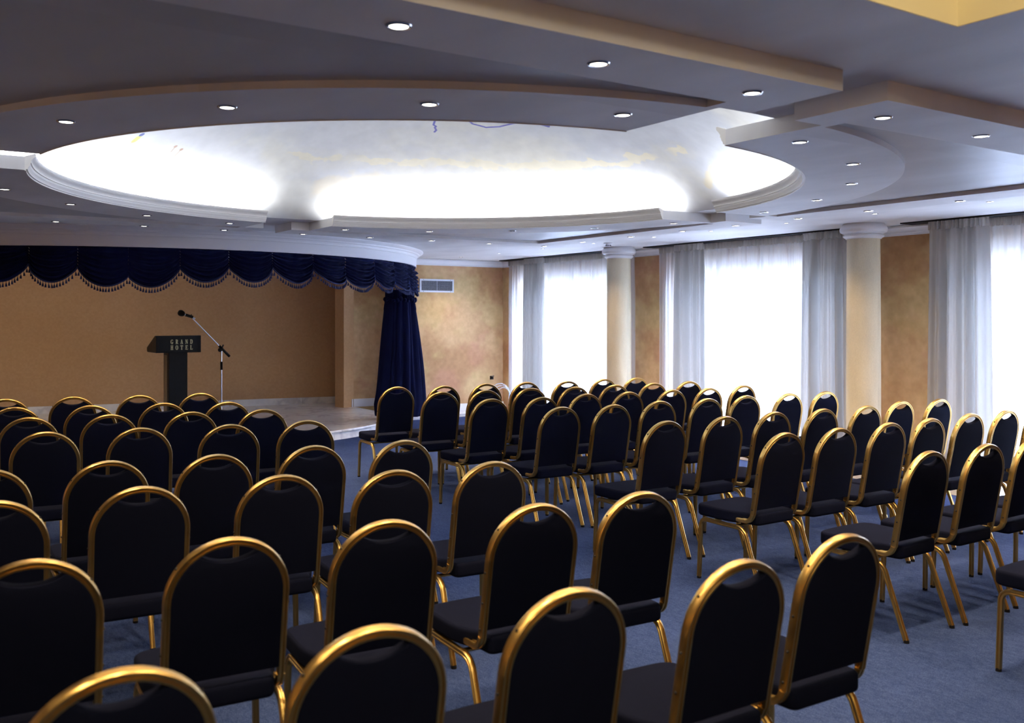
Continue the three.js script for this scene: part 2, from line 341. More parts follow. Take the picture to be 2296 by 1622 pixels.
[[1, 1], [1, -1], [-1, -1], [-1, 1]].forEach(([su, sv], q) => {
  const [a0, a1] = coveArc[q];
  const t = thing('cove_light', `hidden light strip behind the moulding, ${su > 0 ? 'stage' : 'near'} side of the dome towards ${sv > 0 ? 'the windows' : 'the left'}`, 'light strip');
  const n = 7;
  for (let k = 0; k < n; k++) {
    const b0 = a0 + .012 + (a1 - a0 - .024) * k / n, b1 = a0 + .012 + (a1 - a0 - .024) * (k + 1) / n, b = (b0 + b1) / 2;
    mesh('light_tube', revolve(UC, VC, [[2.655, 2.552], [2.685, 2.552], [2.685, 2.566], [2.655, 2.566]], b0 + .006, b1 - .006, 6), mats.strip, t);
    const l = new THREE.RectAreaLight(new THREE.Color().setRGB(.93, .96, 1.0), COVE_I, 2.67 * (b1 - b0) * .96, .04);
    l.position.copy(W(UC + 2.67 * Math.cos(b), VC + 2.67 * Math.sin(b), 2.574));
    l.up.set(0, 1, 0); l.lookAt(W(UC + 2.78 * Math.cos(b), VC + 2.78 * Math.sin(b), 3.1)); l.name = 'cove_lamp'; scene.add(l);
  }
});

// ---------------------------------------------------------------- wall cornices
const crown = [[0, 0], [.012, 0], [.012, .02], [.022, .026], [.026, .045], [.045, .07], [.06, .078], [.06, .1], [0, .1]];
function cornice(name, run, label) {                               // run: plan points; room lies on the right of the run
  const g = structGroup(name, label, 'cornice');
  for (let i = 0; i + 1 < run.length; i++) {
    const [a, b] = [run[i], run[i + 1]];
    mesh('crown_moulding', sweep([W(...a, Z0 - .105), W(...b, Z0 - .105)], crown.map(([x, y]) => [x, y]), V3(0, 1, 0)), mats.white, g);
  }
}
cornice('trim_3', [[UF, 6.9], [UF, VW]], 'white crown moulding on the vent wall');
cornice('trim_4', [[UF, VW], [UBACK, VW]], 'white crown moulding along the window wall');
// ---------------------------------------------------------------- stage
{
  const front = new THREE.CatmullRomCurve3([[13.5, -2.3], [12.6, -1.5], [11.55, .4], [11.08, 2.0], [11.05, 3.3], [11.25, 4.2], [11.43, 4.69], [11.63, 5.2], [11.98, 5.72], [12.5, 6.15], [13.5, 6.42]].map(([u, v]) => V3(v, 0, u)));
  const pts = front.getPoints(120).map((p) => [p.z, p.x]);
  const g = structGroup('stage', 'low pale marble stage with a rounded front lip', 'stage');
  const back = [[14.5, 6.42], [16.9, 6.6], [16.9, -2.34], [13.5, -2.34]];
  mesh('stage_floor', slab([...pts, ...back], [], .095, .127, .01), mats.marble, g);
  const inset = pts.map((p, i) => { const a = pts[Math.max(0, i - 1)], b = pts[Math.min(pts.length - 1, i + 1)], l = Math.hypot(b[0] - a[0], b[1] - a[1]); return [p[0] + (b[1] - a[1]) / l * .025, p[1] - (b[0] - a[0]) / l * .025]; });
  for (let i = 4; i + 8 <= 116; i += 8) {
    const o = inset.slice(i, i + 9), inn = o.map(([u, v]) => [u + .05, v * .99 + .03]);
    const ou = o.map((p, k) => k === 8 ? [p[0] - (p[0] - o[7][0]) * .03, p[1] - (p[1] - o[7][1]) * .03] : p);
    mesh('riser_slab', slab([...ou, ...inn.reverse()], [], 0, .098), mats.marble, g);
  }
}
// canopy fascia and cornice above the stage
const CU = 14.15, CV = 3.05, CR = 3.88;
{
  const g = structGroup('trim_5', 'white curved fascia and cornice of the stage canopy', 'canopy');
  const A = (d) => Math.PI + d * Math.PI / 180;
  mesh('fascia', revolve(CU, CV, [[CR - .03, 2.335], [CR, 2.335], [CR, 2.45], [CR + .008, 2.455], [CR + .008, 2.47], [CR - .03, 2.47]], A(-66), A(66), 110), mats.white, g);
  mesh('cornice', revolve(CU, CV, [[CR - .03, 2.47], [CR + .012, 2.47], [CR + .02, 2.485], [CR + .04, 2.495], [CR + .05, 2.51], [CR + .075, 2.52], [CR + .1, 2.54], [CR + .1, 2.55], [CR - .03, 2.55]], A(-66), A(66), 110, .5), mats.white, g);
}
// velvet valance with swags and tasselled fringe
{
  const t = thing('stage_valance', 'dark blue velvet valance with scalloped swags and tasselled fringe under the canopy', 'valance');
  const B = [-66, -58.5, -51, -43.8, -36.5, -28.8, -21.7, -14.4, -6.7, 1, 8.6, 16.7, 24.5, 33.3, 41.4, 50.5, 57, 64];
  const pk = [2.1, 2.12, 2.1, 2.12, 2.115, 2.15, 2.12, 2.035, 2.13, 2.15, 2.158, 2.16, 2.09, 2.12, 2.08, 2.07, 2.07, 2.07];
  const tr = [1.95, 1.95, 1.95, 1.95, 1.965, 1.96, 1.925, 1.92, 1.98, 1.99, 1.99, 2.0, 1.97, 1.975, 1.965, 1.965, 1.965];
  const RV = CR - .05, R = rng(41);
  const at = (deg, r, y) => { const a = Math.PI - deg * Math.PI / 180; return W(CU + r * Math.cos(a), CV + r * Math.sin(a), y); };
  const tassel = lathe([[0, 0], [.0045, .001], [.006, -.007], [.009, -.014], [.0115, -.036], [0, -.036]], 6);
  for (let i = 0; i + 1 < B.length; i++) {
    const ns = 40, nt = 44, pos = [], uv = [], idx = [], w = (B[i + 1] - B[i]) * Math.PI / 180 * RV, folds = 6.5 + R() * 1.6, ph = R() * 6;
    const bottom = (s) => { const p = pk[i] + (pk[i + 1] - pk[i]) * s, b = Math.pow(Math.sin(Math.PI * s), .72), m = tr[i] - (pk[i] + pk[i + 1]) / 2; return p + m * b; };
    for (let j = 0; j <= nt; j++) for (let k = 0; k <= ns; k++) {
      const s = k / ns, q = j / nt, bow = Math.pow(Math.sin(Math.PI * s), .8), side = Math.min(1, Math.sin(Math.PI * s) * 2.2);
      const y = 2.42 + (bottom(s) - 2.42) * q;
      const wave = Math.pow(.5 + .5 * Math.sin(q * q * folds * TAU * .62 + q * folds * 2.2 + ph + Math.sin(s * 5 + i) * .5), 1.5);
      const wob = .006 * Math.sin(s * 23 + q * 9 + i * 3) * side;
      const gather = (1 - side) * .012 * Math.sin(q * 60 + i);
      const d = .012 + bow * .03 * q + side * .055 * wave * sm(.1, .35, q) + wob - .02 * (1 - bow) + gather;
      const p = at(B[i] + (B[i + 1] - B[i]) * s, RV + d, y); pos.push(p.x, p.y, p.z); uv.push(s * w, y);
    }
    for (let j = 0; j < nt; j++) for (let k = 0; k < ns; k++) { const a = j * (ns + 1) + k, b = a + ns + 1; idx.push(a, b, a + 1, a + 1, b, b + 1); }
    const sw = mesh('swag', geo(pos, uv, idx, 0), mats.velvet, t);
    const gs = [], n = Math.round(w / .027);
    const off = [];
    for (let k = 0; k <= ns; k++) { const o = nt * (ns + 1) + k; off.push(V3(pos[o * 3], pos[o * 3 + 1], pos[o * 3 + 2])); }
    const braid = new THREE.TubeGeometry(new THREE.CatmullRomCurve3(off), 40, .008, 6);
    for (let k = 0; k < n; k++) {
      const s = (k + .5) / n * ns, a = Math.floor(s), p = off[a].clone().lerp(off[Math.min(ns, a + 1)], s - a);
      gs.push(tassel.clone().rotateZ((R() - .5) * .25).translate(p.x, p.y - .026, p.z), bar(V3(p.x, p.y, p.z), V3(p.x, p.y - .028, p.z), .0024, 4));
    }
    mesh('braid', braid, mats.fringe, sw);
    const fr = mesh('fringe', flat(gs), mats.fringe, sw); fr.userData.kind = 'stuff';
  }
}
// gathered side drape
{
  const cu = 12.35, cv = 6.22, t = thing('stage_drape', 'tall dark blue velvet drape gathered beside the stage under the valance', 'curtain', W(cu, cv, 0));
  const pos = [], uv = [], idx = [], ny = 60, na = 220, f0 = [11, 17, 29], phs = [1.3, .4, 2.2];
  for (let j = 0; j <= ny; j++) for (let k = 0; k <= na; k++) {
    const q = j / ny, y = .155 + (2.0 - .155) * q, a = TAU * k / na;
    let w = q > .9 ? .205 : .205 + .155 * Math.pow((.9 - q) / .9, .85); if (q < .1) w *= .86 + 1.4 * q;
    if (q > .84 && q < .92) w *= 1.03;
    const fold = .022 * Math.sin(f0[0] * a + phs[0] + q * 1.2) + .014 * Math.sin(f0[1] * a + phs[1] - q * .8) + .006 * Math.sin(f0[2] * a + phs[2]) + .012 * Math.sin(3 * a + q * 5);
    const r = w + fold * (.7 + .6 * (1 - q)), lean = .02 * Math.sin(q * 3) + (1 - q) * -.02;
    const hem = j === 0 ? .018 * Math.sin(2 * a + .6) + .01 * Math.sin(7 * a) : 0;
    // narrow ellipse: wide across the line of sight, shallow along it
    const c = Math.cos(a) * r, s = Math.sin(a) * r * .55, th = .55;
    pos.push(c * Math.cos(th) - s * Math.sin(th) + lean, y + hem, c * Math.sin(th) + s * Math.cos(th)); uv.push(a * .3, y);
  }
  for (let j = 0; j < ny; j++) for (let k = 0; k < na; k++) { const p = j * (na + 1) + k, b = p + na + 1; idx.push(p, p + 1, b, b, p + 1, b + 1); }
  mesh('cloth', geo(pos, uv, idx, 0), mats.velvet, t);
  const ruff = []; const R = rng(9);
  for (let k = 0; k < 26; k++) { const a = TAU * k / 26, r = .215 + R() * .02, c = Math.cos(a) * r, s = Math.sin(a) * r * .55; ruff.push(new THREE.SphereGeometry(.026, 8, 6).scale(1, .8 + R() * .6, 1).translate(c * .85 - s * .52, 1.84 + R() * .03, c * .52 + s * .85)); }
  mesh('tie_ruffle', flat(ruff), mats.velvet, t);
  const rod = mesh('support_pole', bar(V3(0, .14, 0), V3(0, 2.01, 0), .02), mats.blackMatt, t);
  mesh('foot', flat([lathe([[0, 0], [.16, 0], [.16, .012], [.05, .03], [0, .03]], 28).translate(-.18, .127, .22), bar(V3(-.18, .14, .22), V3(0, .16, 0), .012)]), mats.blackMatt, t);
}

// ---------------------------------------------------------------- columns
function column(u, v, label) {
  const t = thing('column', label, 'column', W(u, v, 0), 0, 'round columns before the window wall');
  mesh('plinth', lathe([[0, .05], [.215, .05], [.215, .09], [.205, .1], [.21, .125], [.195, .15], [.172, .16], [0, .16]], 40), mats.white, t);
  mesh('shaft', lathe([[.168, .155], [.168, .8], [.166, 1.6], [.161, 2.405], [0, 2.405]], 48), mats.column, t);
  mesh('capital', lathe([[.158, 2.395], [.172, 2.395], [.176, 2.404], [.19, 2.411], [.198, 2.42], [.194, 2.432], [.184, 2.44], [.19, 2.446], [.2, 2.452], [.222, 2.463], [.231, 2.482], [.231, 2.5], [.221, 2.52], [.208, 2.532], [.2, 2.55], [.05, 2.55]], 48, .5), mats.white, t);
}
column(6.03, 8.28, 'round cream column with white capital in front of the nearer brown pier');
column(9.88, 8.28, 'round cream column with white capital, farther one near the corner window');

// ---------------------------------------------------------------- windows and curtains
WIN.forEach(([a, b], i) => {
  const g = structGroup(`window_${i + 1}`, ['tall white-framed window nearest the vent wall behind sheer curtain', 'tall white-framed window between the two columns behind sheer curtain', 'tall white-framed window at the right edge behind sheer curtain'][i], 'window');
  const v = VW + .16, n = 4, w = (b - a) / n;
  mesh('frame', flat([boxUV(a, b, v - .03, v + .03, WT - .07, WT), boxUV(a, b, v - .03, v + .03, .06, .12), boxUV(a, a + .06, v - .03, v + .03, .12, WT - .07), boxUV(b - .06, b, v - .03, v + .03, .12, WT - .07)]), mats.white, g);
  for (let k = 1; k < n; k++) mesh('mullion', boxUV(a + k * w - .035, a + k * w + .035, v - .03, v + .03, .12, WT - .07), mats.white, g);
  mesh('shutter_box', boxUV(a, b, v + .04, v + .12, WT - .16, WT - .01), mats.alu, g);
  for (let k = 0; k < n; k++) mesh('pane', boxUV(a + k * w + .04, a + (k + 1) * w - .04, v - .004, v + .004, .12, WT - .07), mats.pane, g);
});
structure('floor_terrace', boxUV(-12, 26, VW + .28, 24, -.25, -.05), mats.terrace, 'pale terrace paving outside the windows', 'terrace');

function cloth(u0, u1, v, y0, y1, amp, period, seed, opt = {}) {
  const R = rng(seed), L = u1 - u0, nu = Math.max(40, Math.round(L / (period / 9))), nz = 18, pos = [], uv = [], idx = [];
  const w = Array.from({ length: 7 }, (_, i) => ({ k: TAU / (period * (.55 + .28 * i + R() * .25)), p: R() * 7, a: 1 / (1 + i * .25), d: (R() - .5) * .9 }));
  const pinch = opt.pinch ?? 0, drift = opt.drift ?? 0;
  for (let j = 0; j <= nz; j++) for (let i = 0; i <= nu; i++) {
    const q = j / nz, s = i / nu, y = y0 + (y1 - y0) * q;
    const c = 1 + pinch * (1 - q) * 1;                           // spreads downwards
    let u = u0 + L * ((s - (opt.anchor ?? .5)) * c + (opt.anchor ?? .5)) + drift * (1 - q);
    let d = 0; for (const e of w) d += e.a * Math.sin(e.k * L * s + e.p + e.d * q);
    d *= amp / 2.6 * (.45 + .55 * sm(1, .75, q));
    u += .3 * d;
    const p = W(u, v + d, y + (j === 0 ? .004 * Math.sin(s * 40) : 0)); pos.push(p.x, p.y, p.z); uv.push(L * s * 1.6, y);
  }
  for (let j = 0; j < nz; j++) for (let i = 0; i < nu; i++) { const a = j * (nu + 1) + i, b = a + nu + 1; idx.push(a, b, a + 1, a + 1, b, b + 1); }
  return geo(pos, uv, idx, 0);
}
const TOP = 2.535, HEM = .055;
function curtain(name, u0, u1, v, seed, mat, amp, period, label, category, opt = {}) {
  const t = thing(name, label, category);
  mesh('panel', cloth(u0, u1, v, HEM, TOP - .075, amp, period, seed, opt), mat, t);
  mesh('heading', cloth(u0 - .003, u1 + .003, v - .006, TOP - .085, TOP, amp * .5, period * .42, seed + 1), mats.heading, t);
  return t;
}
curtain('sheer_curtain', 9.98, 13.15, 8.645, 3, mats.sheer, .05, .1, 'white sheer curtain across the corner window beside the vent wall', 'curtain');
curtain('grey_drape', 11.98, 12.5, 8.51, 14, mats.drape, .085, .11, 'grey gathered drape hanging before the corner window', 'curtain', { pinch: .08 });
curtain('sheer_curtain', 6.32, 9.48, 8.645, 25, mats.sheer, .05, .1, 'white sheer curtain across the wide bright window between the columns', 'curtain');
curtain('grey_drape', 8.52, 9.04, 8.51, 36, mats.drape, .085, .11, 'grey gathered drape at the left of the window between the columns', 'curtain', { pinch: .06 });
curtain('grey_drape', 6.4, 6.98, 8.51, 47, mats.drape, .085, .11, 'grey gathered drape beside the nearer column, left of its shaft', 'curtain', { pinch: .1 });
curtain('sheer_curtain', 2.3, 5.36, 8.645, 58, mats.sheer, .05, .1, 'white sheer curtain at the right edge of the view', 'curtain');
curtain('grey_drape', 4.85, 5.45, 8.51, 69, mats.drape, .085, .12, 'wide grey gathered drape right of the brown pier', 'curtain', { pinch: .1 });
[[10.0, 13.2, 'dark curtain rail above the corner window'], [6.2, 9.62, 'dark curtain rail above the window between the columns'], [2.2, 5.75, 'dark curtain rail above the window at the right edge']].forEach(([a, b, l]) => {
  const t = thing('curtain_rail', l, 'curtain rail'); mesh('track', boxUV(a, b, 8.48, 8.68, TOP + .002, Z0), mats.dark, t);
});

// ---------------------------------------------------------------- downlights
{
  const trimG = lathe([[.0285, -.0035], [.031, -.006], [.037, -.005], [.0405, 0], [.0285, .001], [.0285, -.0035]], 28), lampG = lathe([[0, -.0038], [.02, -.0036], [.0285, -.0025], [.0285, .002], [0, .002]], 24);
  const proto = {};
  const place = (u, v, y, on, s, label, group, power) => {
    const t = thing('downlight', label, 'downlight', W(u, v, y), 0, group);
    const r = mesh('trim_ring', trimG, mats.chrome, t), l = mesh('lamp', lampG, on ? mats.lampOn : mats.lampOff, t);
    r.scale.setScalar(s); l.scale.setScalar(s);
    if (on) {
      const sp = new THREE.SpotLight(new THREE.Color().setRGB(1, .74, .46), power, 0, 1.05, .75, 2);
      sp.position.copy(W(u, v, y - .014)); sp.target.position.copy(W(u, v, 0)); sp.castShadow = true; sp.shadow.radius = 1.2; sp.name = 'downlight_beam'; scene.add(sp, sp.target);
    }
  };
  const ord = ['first', 'second', 'third', 'fourth', 'fifth', 'sixth', 'seventh', 'eighth', 'ninth'];
  const off = new Set(['-1 1 4', '1 1 3', '1 1 2']);
  const ring = [[2.79, .57], [2.51, 1.36], [2.0, 2.03], [1.32, 2.54], [.54, 2.85]];
  for (const su of [-1, 1]) for (const sv of [-1, 1]) ring.forEach(([a, b], k) => {
    const on = !off.has(`${su} ${sv} ${k}`);
    place(UC + su * a, VC + sv * b, Z1, on, 1, `${on ? 'lit' : 'unlit'} ring downlight, ${su < 0 ? 'near' : 'stage'}-side ${sv < 0 ? 'left' : 'window'} quarter, ${ord[k]} from its ${su < 0 ? 'near' : 'stage'} notch`, 'downlights on the ring round the dome', LAMP_I);
  });
  const beam = [.41, 1.17, 1.93, 2.7, 3.46];
  for (const su of [-1, 1]) for (const sv of [-1, 1]) beam.forEach((b, k) => {
    if (su > 0 && sv > 0 && k === 4) return;
    place(UC + su * (su < 0 ? 3.37 : 3.5), VC + sv * b, Z1, true, 1, `downlight on the ${su < 0 ? 'near' : 'stage-side'} straight beam, ${ord[k]} from its notch towards the ${sv < 0 ? 'left' : 'windows'}`, 'downlights on the straight beams', LAMP_I);
  });
  for (const su of [-1, 1]) [.37, 1.08, 1.87, 2.72, 3.48].forEach((a, k) => {
    if (su < 0 && k === 4) return;
    place(UC + su * a, VC + 3.48, Z1, true, 1, `downlight on the window-side straight beam, ${ord[k]} from its notch towards the ${su < 0 ? 'near end' : 'stage'}`, 'downlights on the window-side beam', LAMP_I);
  });
  [4.29, 5.37, 6.39, 7.43, 8.36, 9.5, 10.62, 11.74, 12.85].forEach((u, k) => place(u, 7.54, Z0, true, .75, `small downlight in the outer ceiling strip by the windows, ${ord[k]} counted from the right`, 'small downlights by the windows', LAMP_I * .6));
  // ceiling behind and left of the view
  [-3.2, -1.4, .4, 2.2, 4, 5.8, 7.4].forEach((v, k) => place(-4.4, v, Z0, true, 1, `downlight washing the back wall behind the last row, ${ord[k]} from the left`, 'downlights along the back wall', LAMP_I * 2.2));
  [-2.8, -1, .8, 2.6, 4.4, 6.2, 8, 9.8].forEach((u, k) => place(u, -3.6, Z0, true, 1, `downlight washing the left wall, ${ord[k]} from the back of the hall`, 'downlights along the left wall', LAMP_I * 1.6));
}
// lamps above the stage, behind the valance
[[13.5, -1.0], [13.5, .6], [13.5, 2.2]].forEach(([u, v], k) => {
  const t = thing('stage_lamp', `hidden floodlight on the ceiling above the stage, ${['left', 'middle', 'right'][k]} one`, 'lamp', W(u, v, Z0), 0, 'floodlights above the stage');
  mesh('housing', lathe([[0, 0], [.05, 0], [.05, -.09], [.046, -.09], [.046, -.06], [0, -.06]], 24), mats.blackMatt, t);
  mesh('lamp', lathe([[0, -.065], [.045, -.065], [.045, -.062], [0, -.062]], 20), mats.lampOn, t);
  const sp = new THREE.SpotLight(new THREE.Color().setRGB(1, .86, .66), STAGE_I, 0, 1.25, .9, 2);
  sp.position.copy(W(u, v, Z0 - .1)); sp.target.position.copy(W(u + 2.2, v + .5, .4)); sp.castShadow = true; sp.shadow.radius = 4; sp.name = 'stage_beam'; scene.add(sp, sp.target);
});
// lamps in the near recess
[[-1.25, .3], [-1.25, 1.5], [.1, .3], [.1, 1.5]].forEach(([u, v], k) => {
  const t = thing('ceiling_lamp', ['warm globe lamp in the ceiling recess, back left', 'warm globe lamp in the ceiling recess, back right', 'warm globe lamp in the ceiling recess, front left', 'warm globe lamp in the ceiling recess, front right'][k], 'lamp', W(u, v, Z0 + .42), 0, 'globe lamps in the ceiling recess');
  mesh('mount', lathe([[0, 0], [.07, 0], [.07, -.02], [0, -.03]], 24), mats.chrome, t);
  mesh('lamp_globe', new THREE.SphereGeometry(.1, 24, 16).translate(0, -.12, 0), mats.globe, t);
  const l = new THREE.PointLight(new THREE.Color().setRGB(1, .88, .70), RECESS_I, 0, 2); l.position.copy(W(u, v, Z0 + .3)); l.castShadow = true; l.shadow.radius = 4; l.name = 'globe_light'; scene.add(l);
});
// smoke detector
{
  const t = thing('smoke_detector', 'white smoke detector on the ceiling before the farther column', 'smoke detector', W(9.35, 7.66, Z0));
  mesh('base', lathe([[0, 0], [.06, 0], [.06, -.012], [.045, -.02], [0, -.02]], 28), mats.white, t);
  mesh('sensor_head', lathe([[.036, -.018], [.036, -.028], [.028, -.046], [0, -.048]], 24), mats.white, t);
  for (let k = 0; k < 10; k++) { const a = TAU * k / 10; mesh('slot', box(.012, .012, .006, 0, -.034, .034).rotateY(a), mats.dark, t); }
}

// ---------------------------------------------------------------- vent, socket, clear rack
{
  const t = thing('air_vent', 'white framed air vent grille high on the ochre end wall', 'air vent', W(UF, 7.46, 2.115));
  const w = .63, h = .215, fr = .028;
  mesh('frame', flat([box(w, fr, .02, 0, h / 2 - fr / 2, .01), box(w, fr, .02, 0, -h / 2 + fr / 2, .01), box(fr, h - 2 * fr, .02, -w / 2 + fr / 2, 0, .01), box(fr, h - 2 * fr, .02, w / 2 - fr / 2, 0, .01)]), mats.alu, t);
  mesh('backing', box(w - .02, h - .02, .004, 0, 0, .002), mats.dark, t);
  for (let k = 0; k < 10; k++) mesh('slat', box(w - 2 * fr, .0045, .008, 0, -h / 2 + fr + (h - 2 * fr) * (k + .5) / 10, .013), mats.slat, t);
  mesh('divider', box(.012, h - 2 * fr, .012, 0, 0, .014), mats.slat, t);
  const vb = []; for (let k = 1; k < 28; k++) vb.push(box(.003, h - 2 * fr, .004, -w / 2 + fr + (w - 2 * fr) * k / 28, 0, .007));
  const m = mesh('vertical_blades', flat(vb), mats.slat, t); m.userData.kind = 'stuff';
  for (const x of [-.25, .25]) for (const y of [-1, 1]) mesh('screw', new THREE.CylinderGeometry(.005, .005, .004, 10).rotateX(Math.PI / 2).translate(x, y * (h / 2 - fr / 2), .021), mats.dark, t);
}
{
  const t = thing('wall_socket', 'small broken dark socket box low on the ochre wall near the corner', 'socket', W(UF, 8.52, .58));
  mesh('box', box(.065, .06, .012, 0, 0, .006), mats.blackMatt, t); mesh('loose_cover', box(.05, .018, .008, .02, .022, .018).rotateZ(.25), mats.greyPanel, t);
}
{
  const t = thing('acrylic_rack', 'clear curved acrylic rack half hidden behind the corner curtain', 'rack', W(12.95, 8.33, 0));
  const arch = (r, hgt) => { const p = []; for (let k = 0; k <= 24; k++) { const a = Math.PI * k / 24; p.push(V3(-Math.cos(a) * r, hgt + Math.sin(a) * r, 0)); } return [V3(-r, .0, 0), ...p, V3(r, 0, 0)]; };
  for (const [r, z] of [[.2, 0], [.17, .05], [.14, .1]]) mesh('hoop', sweep(arch(r, .27), [[-.008, -.008], [.008, -.008], [.008, .008], [-.008, .008]], V3(0, 0, 1)).translate(0, .05, z), mats.acrylic, t);
}

// ---------------------------------------------------------------- lectern and microphone
const font = await new FontLoader().loadAsync('fonts/droid/droid_serif_bold.typeface.json');
{
  const t = thing('lectern', 'black lectern on the stage reading GRAND HOTEL in pale letters', 'lectern', W(14.25, 3.56, .127));
  // local: x = v, z = -u (front faces +z, towards the seats)
  const hw = .315, y0 = .955, y1 = 1.205, d = .56;
  const side = [[.02, y0], [.02, y1], [-.06, y1], [-d, y0 + .07], [-d, y0 + .02], [-d + .03, y0]];
  const s = new THREE.Shape(side.map(([z, y]) => new THREE.Vector2(z, y)));
  const body = new THREE.ExtrudeGeometry(s, { depth: hw * 2, bevelEnabled: true, bevelSize: .006, bevelThickness: .006, bevelOffset: -.006, bevelSegments: 2 }).rotateY(-Math.PI / 2).translate(hw, 0, 0);
  mesh('head', body, mats.black, t);
  const fr = []; const fx = hw - .028;
  fr.push(box(2 * fx, .006, .006, 0, y1 - .03, .023), box(2 * fx, .006, .006, 0, y0 + .028, .023), box(.006, y1 - y0 - .058, .006, -fx, (y0 + y1) / 2, .023), box(.006, y1 - y0 - .058, .006, fx, (y0 + y1) / 2, .023));
  mesh('panel_bead', flat(fr), mats.black, t);
  const sp = new THREE.Shape([[0, y0 + .03], [0, y1 - .035], [-.05, y1 - .035], [-d + .05, y0 + .075], [-d + .05, y0 + .03]].map(([z, y]) => new THREE.Vector2(z, y)));
  for (const x of [-hw - .001, hw + .005]) mesh('side_panel', new THREE.ExtrudeGeometry(sp, { depth: .004, bevelEnabled: false }).rotateY(-Math.PI / 2).translate(x, 0, 0), mats.greyPanel, t);
  mesh('post', new RoundedBoxGeometry(.27, y0 - .04, .3, 2, .006).translate(.0, (y0 - .04) / 2 + .04, -.17), mats.black, t);
  mesh('post_panel', box(.006, y0 - .12, .17, -.137, y0 / 2 + .02, -.19), mats.greyPanel, t);
  mesh('post_bead', flat([box(.008, y0 - .06, .006, -.118, y0 / 2 + .02, -.018), box(.008, y0 - .06, .006, .118, y0 / 2 + .02, -.018)]), mats.black, t);
  mesh('base', new RoundedBoxGeometry(.44, .04, .44, 2, .008).translate(0, .02, -.18), mats.black, t);
  const ls = [];
  ['GRAND', 'HOTEL'].forEach((word, r) => [...word].forEach((ch, k) => {
    const g = new TextGeometry(ch, { font, size: .062, depth: .004, curveSegments: 6 }); g.computeBoundingBox();
    const b = g.boundingBox, w = b.max.x - b.min.x, hh = b.max.y - b.min.y;
    g.translate(-b.min.x - w / 2, -b.min.y, 0).scale(.036 / w, .064 / hh, 1).translate(-.112 + k * .0695 + .014, y0 + .128 - r * .085, .021);
    ls.push(g);
  }));
  mesh('lettering', flat(ls), mats.letter, t).userData.label = 'pale raised letters GRAND HOTEL';
}
{
  const t = thing('microphone_stand', 'chrome boom microphone stand with black microphone beside the lectern', 'microphone stand', W(13.95, 4.1, .127));
  mesh('base', lathe([[0, 0], [.14, 0], [.14, .012], [.03, .03], [0, .03]], 32), mats.blackMatt, t);
  mesh('pole', flat([bar(V3(0, .03, 0), V3(0, 1.0, 0), .011, 14)]), mats.chrome, t);
  mesh('clutch', lathe([[.0115, .7], [.018, .7], [.018, .82], [.0115, .82]], 16), mats.blackMatt, t);
  // boom lies in the plane facing the hall
  const dir = V3(-.60, .57, .22), e = V3(0, 1.02, 0), at = (k) => e.clone().addScaledVector(dir, k);
  mesh('boom', bar(at(-.12), at(.79), .008, 12), mats.chrome, t);
  mesh('boom_grip', flat([bar(at(-.22), at(.06), .019, 12), new THREE.SphereGeometry(.032, 14, 10).translate(-.02, .995, 0), bar(V3(.0, 1.0, .0), V3(.02, 1.07, .03), .01)]), mats.blackMatt, t);
  const c = at(.80), md = V3(-.93, .36, .1).normalize(), m = (k) => c.clone().addScaledVector(md, k);
  mesh('mic_clip', flat([bar(c.clone().add(V3(.02, -.0, 0)), m(.09), .021, 12), bar(c, c.clone().add(V3(.0, .04, 0)), .008)]), mats.blackMatt, t);
  mesh('mic_body', flat([bar(m(-.06), m(.12), .012, 12)]), mats.chrome, t);
  const foam = mesh('windscreen', lathe([[0, -.045], [.025, -.042], [.04, -.02], [.045, .005], [.042, .03], [.028, .047], [0, .052]], 20), mats.blackMatt, t);
  foam.position.copy(m(.15)); foam.quaternion.setFromUnitVectors(V3(0, 1, 0), md);
}

